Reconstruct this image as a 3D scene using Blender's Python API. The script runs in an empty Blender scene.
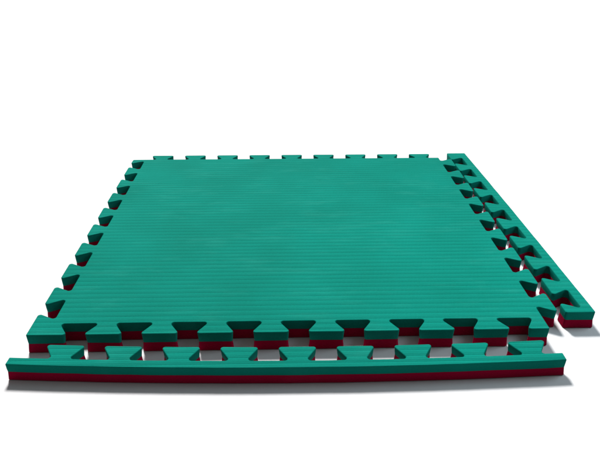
import bpy, math
from mathutils import Vector, Matrix, noise

S = 1.0 / 9.0            # one tooth pitch of the mat in metres (the mat body is 1 m square)
TM, TF, TR = 0.385*S, 0.335*S, 0.362*S   # thicknesses of the mat and of the two strips, about 4 cm
D = 0.3655               # tooth depth, in pitches
W = 0.358                # half width of a tooth tip, in pitches
NK = 0.5 - W             # half width of a tooth neck

scene = bpy.context.scene
col = scene.collection

# ------------------------------------------------------------------ helpers
def tag(o, label=None, cat=None, group=None, kind=None):
    if label: o['label'] = label
    if cat: o['category'] = cat
    if group: o['group'] = group
    if kind: o['kind'] = kind

def fillet(poly):
    """poly: list of (x, y, r). Rounds each corner with radius r (in pitches)."""
    n = len(poly); out = []
    for i in range(n):
        x, y, r = poly[i]
        p = Vector((x, y)); a = Vector(poly[i-1][:2]); b = Vector(poly[(i+1) % n][:2])
        if r <= 0:
            out.append((x, y)); continue
        d1 = (a-p); d2 = (b-p); l1 = d1.length; l2 = d2.length
        d1.normalize(); d2.normalize()
        c = max(-1, min(1, d1.dot(d2))); ang = math.acos(c)
        if ang > math.pi - 0.02:
            out.append((x, y)); continue
        tl = min(r / math.tan(ang/2), 0.45*l1, 0.45*l2)
        rr = tl * math.tan(ang/2)
        q1 = p + d1*tl; q2 = p + d2*tl
        cen = p + (d1+d2).normalized() * (rr / math.sin(ang/2))
        a1 = math.atan2(q1.y-cen.y, q1.x-cen.x); a2 = math.atan2(q2.y-cen.y, q2.x-cen.x)
        da = a2-a1
        while da > math.pi: da -= 2*math.pi
        while da < -math.pi: da += 2*math.pi
        m = 7
        for k in range(m+1):
            t = a1 + da*k/m
            out.append((cen.x+rr*math.cos(t), cen.y+rr*math.sin(t)))
    return out

def split_long(pts, step=0.4):
    out = []
    n = len(pts)
    for i in range(n):
        a = Vector(pts[i]); b = Vector(pts[(i+1) % n]); out.append((a.x, a.y))
        k = int((b-a).length/step)
        for j in range(1, k+1):
            q = a + (b-a)*(j/(k+1)); out.append((q.x, q.y))
    return out

def dedupe(pts):
    out = []
    for p in pts:
        if not out or (Vector(p)-Vector(out[-1])).length > 1e-4: out.append(p)
    if (Vector(out[0])-Vector(out[-1])).length < 1e-4: out.pop()
    return out

def inward(pts):
    """Unit inward normals (with mitre) for a counter-clockwise outline."""
    n = len(pts); res = []
    for i in range(n):
        p = Vector(pts[i]); a = Vector(pts[i-1]); b = Vector(pts[(i+1) % n])
        e1 = (p-a).normalized(); e2 = (b-p).normalized()
        n1 = Vector((-e1.y, e1.x)); n2 = Vector((-e2.y, e2.x))
        m = n1+n2
        m = m.normalized() if m.length > 1e-6 else n1
        res.append(m / max(0.6, m.dot(n1)))
    return res

def slab(name, pts, rings, mat, parent, seam):
    """Extrudes the outline (pitches) through rings of (z in metres, inset in pitches)."""
    nm = inward(pts); n = len(pts)
    V = []; F = []
    for z, ins in rings:
        for p, m in zip(pts, nm):
            # hand-fed die cutting: the outline wanders by a fraction of a millimetre
            wv = 0.006*noise.noise(Vector((p[0]*2.3, p[1]*2.3, z*40)))
            x = (p[0]+m.x*(ins+wv)); y = (p[1]+m.y*(ins+wv))
            # the bonded seam between the colours is not ruler straight
            dz = 0.0016*noise.noise(Vector((p[0]*1.1, p[1]*1.1, 3.0))) if abs(z-seam) < 0.0004 else 0.0
            V.append((x*S, y*S, z+dz))
    for r in range(len(rings)-1):
        for i in range(n):
            j = (i+1) % n
            F.append((r*n+i, r*n+j, (r+1)*n+j, (r+1)*n+i))
    F.append(tuple(range((len(rings)-1)*n, len(rings)*n)))
    F.append(tuple(reversed(range(n))))
    me = bpy.data.meshes.new(name)
    me.from_pydata(V, [], F); me.update()
    for k, p in enumerate(me.polygons):
        p.use_smooth = k < len(F)-2
    me.materials.append(mat)
    o = bpy.data.objects.new(name, me); col.objects.link(o)
    # the flat top and bottom keep their own normals; the cut sides shade smoothly round the teeth
    me.set_sharp_from_angle(angle=math.radians(50))
    caps = set()
    for k in (len(F)-2, len(F)-1):
        vs = F[k]
        for i in range(len(vs)):
            caps.add(tuple(sorted((vs[i], vs[i-1]))))
    att = me.attributes.get('sharp_edge') or me.attributes.new('sharp_edge', 'BOOLEAN', 'EDGE')
    for e in me.edges:
        if tuple(sorted(e.vertices)) in caps: att.data[e.index].value = True
    o.parent = parent
    return o

# ------------------------------------------------------------------ materials
def nodes(name):
    m = bpy.data.materials.new(name); m.use_nodes = True
    nt = m.node_tree; b = nt.nodes['Principled BSDF']
    return m, nt, b

def N(nt, t, **kw):
    n = nt.nodes.new(t)
    for k, v in kw.items(): setattr(n, k, v)
    return n

def math_node(nt, op, a, b=None, c=None):
    n = nt.nodes.new('ShaderNodeMath'); n.operation = op
    for i, v in enumerate((a, b, c)):
        if v is None: continue
        if isinstance(v, (int, float)): n.inputs[i].default_value = v
        else: nt.links.new(v, n.inputs[i])
    return n.outputs[0]

def foam(name, base, dark, ridged, rough=0.75):
    m, nt, b = nodes(name)
    tc = N(nt, 'ShaderNodeTexCoord'); L = nt.links.new
    n1 = N(nt, 'ShaderNodeTexNoise'); n1.inputs['Scale'].default_value = 5; n1.inputs['Detail'].default_value = 5
    L(tc.outputs['Object'], n1.inputs['Vector'])
    n2 = N(nt, 'ShaderNodeTexNoise'); n2.inputs['Scale'].default_value = 900; n2.inputs['Detail'].default_value = 2
    L(tc.outputs['Object'], n2.inputs['Vector'])
    mixf = math_node(nt, 'MULTIPLY_ADD', n2.outputs[0], 0.5, math_node(nt, 'MULTIPLY', n1.outputs[0], 0.5))
    ramp = N(nt, 'ShaderNodeValToRGB')
    ramp.color_ramp.elements[0].position = 0.33; ramp.color_ramp.elements[0].color = (*dark, 1)
    ramp.color_ramp.elements[1].position = 0.68; ramp.color_ramp.elements[1].color = (*base, 1)
    L(mixf, ramp.inputs[0])
    sc = N(nt, 'ShaderNodeMapping'); sc.inputs['Scale'].default_value = (3.0, 11.0, 4.0); sc.inputs['Rotation'].default_value = (0, 0, 0.5)
    L(tc.outputs['Object'], sc.inputs['Vector'])
    sn = N(nt, 'ShaderNodeTexNoise'); sn.inputs['Scale'].default_value = 2.2; sn.inputs['Detail'].default_value = 9; sn.inputs['Roughness'].default_value = 0.7
    L(sc.outputs[0], sn.inputs['Vector'])
    sr = N(nt, 'ShaderNodeValToRGB'); sr.color_ramp.elements[0].position = 0.52; sr.color_ramp.elements[1].position = 0.80
    sr.color_ramp.elements[1].color = (0.30, 0.30, 0.30, 1)
    L(sn.outputs[0], sr.inputs[0])
    mx = N(nt, 'ShaderNodeMix', data_type='RGBA')
    L(sr.outputs[0], mx.inputs[0]); L(ramp.outputs[0], mx.inputs[6])
    mx.inputs[7].default_value = tuple(min(1, c*1.25+0.02) for c in base) + (1,)
    # pores of the cut foam
    vo = N(nt, 'ShaderNodeTexVoronoi'); vo.inputs['Scale'].default_value = 420
    L(tc.outputs['Object'], vo.inputs['Vector'])
    L(mx.outputs[2], b.inputs['Base Color'])
    b.inputs['Roughness'].default_value = rough
    b.inputs['Specular IOR Level'].default_value = 0.015
    # fine closed-cell grain
    bump = N(nt, 'ShaderNodeBump'); bump.inputs['Strength'].default_value = 0.25; bump.inputs['Distance'].default_value = 0.0006
    L(math_node(nt, 'MULTIPLY_ADD', vo.outputs[0], 0.8, n2.outputs[0]), bump.inputs['Height'])
    last = bump
    if ridged:
        sx = N(nt, 'ShaderNodeSeparateXYZ'); L(tc.outputs['Object'], sx.inputs[0])
        # tatami weave pressed into the skin: long ridges, with short staggered stitches along them
        wob = N(nt, 'ShaderNodeTexNoise'); wob.inputs['Scale'].default_value = 9; wob.inputs['Detail'].default_value = 2
        L(tc.outputs['Object'], wob.inputs['Vector'])
        yy = math_node(nt, 'MULTIPLY_ADD', wob.outputs[0], 0.0022, sx.outputs[1])
        ph = math_node(nt, 'MULTIPLY', yy, 2*math.pi/(RIDGE*S))
        ridge = math_node(nt, 'POWER', math_node(nt, 'ABSOLUTE', math_node(nt, 'SINE', math_node(nt, 'MULTIPLY', ph, 0.5))), 0.68)
        row = math_node(nt, 'FLOOR', math_node(nt, 'DIVIDE', yy, RIDGE*S))
        par = math_node(nt, 'MULTIPLY', math_node(nt, 'MODULO', row, 2.0), math.pi)
        st = math_node(nt, 'SINE', math_node(nt, 'MULTIPLY_ADD', sx.outputs[0], 2*math.pi/0.009, par))
        h = math_node(nt, 'MULTIPLY_ADD', st, 0.05, ridge)
        mp = N(nt, 'ShaderNodeMapping'); mp.inputs['Scale'].default_value = (9, 190, 1)
        L(tc.outputs['Object'], mp.inputs['Vector'])
        n3 = N(nt, 'ShaderNodeTexNoise'); n3.inputs['Scale'].default_value = 1.6; n3.inputs['Detail'].default_value = 4
        n3.inputs['Roughness'].default_value = 0.65
        L(mp.outputs[0], n3.inputs['Vector'])
        h = math_node(nt, 'MULTIPLY_ADD', n3.outputs[0], 0.5, h)
        h2 = math_node(nt, 'SINE', math_node(nt, 'MULTIPLY', ph, 3.0))
        h = math_node(nt, 'MULTIPLY_ADD', h2, 0.11, h)
        # wear: the pressing is shallower in places
        w2 = N(nt, 'ShaderNodeTexNoise'); w2.inputs['Scale'].default_value = 3.2; w2.inputs['Detail'].default_value = 3
        L(tc.outputs['Object'], w2.inputs['Vector'])
        h = math_node(nt, 'MULTIPLY', h, math_node(nt, 'MULTIPLY_ADD', w2.outputs[0], 0.9, 0.55))
        geo = N(nt, 'ShaderNodeNewGeometry')
        sg = N(nt, 'ShaderNodeSeparateXYZ'); L(geo.outputs['True Normal'], sg.inputs[0])
        h = math_node(nt, 'MULTIPLY', h, math_node(nt, 'GREATER_THAN', sg.outputs[2], 0.9))
        b2 = N(nt, 'ShaderNodeBump'); b2.inputs['Strength'].default_value = 1.0; b2.inputs['Distance'].default_value = 0.0012
        L(h, b2.inputs['Height']); L(bump.outputs[0], b2.inputs['Normal']); last = b2
    L(last.outputs[0], b.inputs['Normal'])
    return m

RIDGE = 0.165
GREEN = foam('green_foam', (0.0018, 0.152, 0.117), (0.0011, 0.112, 0.083), True)
RED = foam('red_foam', (0.235, 0.0018, 0.024), (0.185, 0.0014, 0.018), False, 0.8)

m, nt, b = nodes('white_paper')
tc = N(nt, 'ShaderNodeTexCoord'); nz = N(nt, 'ShaderNodeTexNoise'); nz.inputs['Scale'].default_value = 60
nt.links.new(tc.outputs['Object'], nz.inputs['Vector'])
rp = N(nt, 'ShaderNodeValToRGB')
rp.color_ramp.elements[0].color = (0.49, 0.485, 0.49, 1); rp.color_ramp.elements[1].color = (0.52, 0.515, 0.52, 1)
nt.links.new(nz.outputs[0], rp.inputs[0]); nt.links.new(rp.outputs[0], b.inputs['Base Color'])
b.inputs['Roughness'].default_value = 0.9; b.inputs['Specular IOR Level'].default_value = 0.1
PAPER = m

# ------------------------------------------------------------------ ground: white paper sweep
me = bpy.data.meshes.new('ground')
g = 30.0
me.from_pydata([(-g, -g, 0), (g, -g, 0), (g, g, 0), (-g, g, 0)], [], [(0, 1, 2, 3)])
me.materials.append(PAPER)
ground = bpy.data.objects.new('ground', me); col.objects.link(ground)
tag(ground, 'plain white paper surface the mats lie on', 'surface', kind='structure')

# ------------------------------------------------------------------ outlines
RC = 0.050      # tooth tip / socket radius
XR = 9.05       # right body line
OR = 0.046      # small shift of the right row of teeth

def mat_outline():
    p = []
    R = RC
    # front edge, left to right: teeth centred on 0..9 pointing to -y, corner at left filled
    p.append((-D, -D, 0.03))
    for k in range(9):
        p += [(k+W, -D, R), (k+NK, 0, R), (k+1-NK, 0, R), (k+1-W, -D, R)]
    p.append((XR, -D, 0.03))
    # right edge, front to back: teeth centred on 0.5..8.5
    for k in range(9):
        c = k+0.5+OR
        p += [(XR, c-NK, R), (XR+D, c-W, R), (XR+D, c+W, R), (XR, c+NK, R)]
    p.append((XR, 9, 0.03))
    # back edge, right to left
    for k in range(8, -1, -1):
        c = k+0.5
        p += [(c+NK, 9, R), (c+W, 9+D, R), (c-W, 9+D, R), (c-NK, 9, R)]
    p.append((-D, 9, 0.05))
    # left edge, back to front: teeth centred on 9..0, the last one runs into the filled corner
    for k in range(9, 0, -1):
        p += [(-D, k-W, R), (0, k-NK, R), (0, k-1+NK, R), (-D, k-1+W, R)]
    return dedupe(fillet(p))

def front_strip_outline():
    p = [(-0.445, 0, 0.02), (9.03, 0, 0.02), (9.03, 0.2, 0.02)]
    for k in range(8, -1, -1):
        c = 0.425 + 1.010*k
        p += [(c+NK, 0.2, RC), (c+W, 0.228+D, RC), (c-W, 0.228+D, RC), (c-NK, 0.2, RC)]
    p.append((-0.445, 0.2, 0.02))
    pts = split_long(dedupe(fillet(p)), 0.3)
    return [(x, y - 1.333 + 0.0068*(x-5.0)**2) for x, y in pts]

def right_strip_outline():
    # s runs away from the camera, w from the outer edge towards the mat; ends with half a tooth each
    B = 0.205
    p = [(0.0, 0, 0.03), (0.0, B+D, RC)]
    q = [(W, B+D, RC), (NK, B, RC)]
    for k in range(1, 9):
        q += [(k-NK, B, RC), (k-W, B+D, RC), (k+W, B+D, RC), (k+NK, B, RC)]
    q += [(9-NK, B, RC), (9-W, B+D, RC), (9.28, B+D, 0.03), (9.28, 0, 0.03)]
    pts = split_long(dedupe(fillet(p+q)), 0.3)
    out = []
    for s, w in pts:
        v = s + 0.195
        out.append((10.142 - 0.008*v - 0.0009*v*v - w, v))
    # orientation check: keep counter-clockwise
    area = sum(out[i-1][0]*out[i][1]-out[i][0]*out[i-1][1] for i in range(len(out)))
    return out if area > 0 else out[::-1]

def build(name, pts, loc, T, label, cat, group=None):
    root = bpy.data.objects.new(name, None); col.objects.link(root)
    root.empty_display_size = 0.1
    root.location = (loc[0]*S, loc[1]*S, 0.0)
    loc_pts = [(x-loc[0], y-loc[1]) for x, y in pts]
    tag(root, label, cat, group)
    H = T*0.5
    slab('red_layer', loc_pts, [(0.0008, 0.012), (0.002, 0.0), (H*0.55, 0.008), (H-0.0003, 0.016)], RED, root, H)
    slab('green_layer', loc_pts, [(H, 0.016), (H*1.4, 0.008), (T-0.0016, 0.0), (T-0.0006, 0.004), (T, 0.014)], GREEN, root, H)
    return root

build('foam_mat', mat_outline(), (4.5, 4.5), TM,
      'large square foam mat, green over red, with dovetail teeth on all four edges', 'mat')
build('border_strip', front_strip_outline(), (4.5, -1.2), TF,
      'slightly bowed green and red border strip lying in front of the square mat', 'edge strip',
      'toothed border strips lying beside the square mat')
build('border_strip', right_strip_outline(), (10.0, 4.8), TR,
      'straight green and red border strip along the right side of the square mat', 'edge strip',
      'toothed border strips lying beside the square mat')

# ------------------------------------------------------------------ camera (solved from the tooth corners)
f, pitch, yaw, roll = 657.1325, 0.4375, 0.0255, 0.0014
cp, sp, cy, sy = math.cos(pitch), math.sin(pitch), math.cos(yaw), math.sin(yaw)
Fw = Vector((sy*cp, cy*cp, -sp)); Rt = Vector((cy, -sy, 0)); Up = Rt.cross(Fw)
cr, sr = math.cos(roll), math.sin(roll)
R2 = Rt*cr + Up*sr; U2 = -Rt*sr + Up*cr
M = Matrix((R2, U2, -Fw)).transposed().to_4x4()
M.translation = Vector((4.2664, -10.2313, 7.0911 + 0.0263)) * S
cd = bpy.data.cameras.new('camera'); cam = bpy.data.objects.new('camera', cd); col.objects.link(cam)
cam.matrix_world = M
cd.sensor_fit = 'HORIZONTAL'; cd.sensor_width = 36; cd.lens = f/600*36
cd.clip_start = 0.05; cd.clip_end = 200
scene.camera = cam

# ------------------------------------------------------------------ light: soft studio key lamp behind left, added cool fill at right, pale surround
def lamp(name, loc, target, size, power, colr):
    l = bpy.data.lights.new(name, 'AREA'); l.shape = 'DISK'; l.size = size; l.energy = power; l.color = colr
    o = bpy.data.objects.new(name, l); col.objects.link(o)
    o.location = loc
    o.rotation_euler = (Vector(target)-Vector(loc)).to_track_quat('-Z', 'Y').to_euler()
    return o
c = Vector((0.5, 0.4, 0))
dirv = Vector((-0.06, 0.29, 0.36)).normalized()
dist = 16.0
lamp('key_lamp', c + dirv*dist, c, 2.9, 6450, (1.0, 0.99, 0.98))

lamp('added_side_fill', (1.75, 0.2, 0.95), (0.85, 0.3, 0), 0.8, 9.0, (0.72, 0.91, 1.0))  # added out-of-frame cool fill, brightens the mat towards its right side

w = bpy.data.worlds.new('World'); scene.world = w; w.use_nodes = True
bg = w.node_tree.nodes['Background']
bg.inputs[0].default_value = (1.0, 0.975, 0.985, 1); bg.inputs[1].default_value = 0.175

scene.view_settings.view_transform = 'Standard'; scene.view_settings.look = 'None'
scene.view_settings.exposure = 0; scene.view_settings.gamma = 1
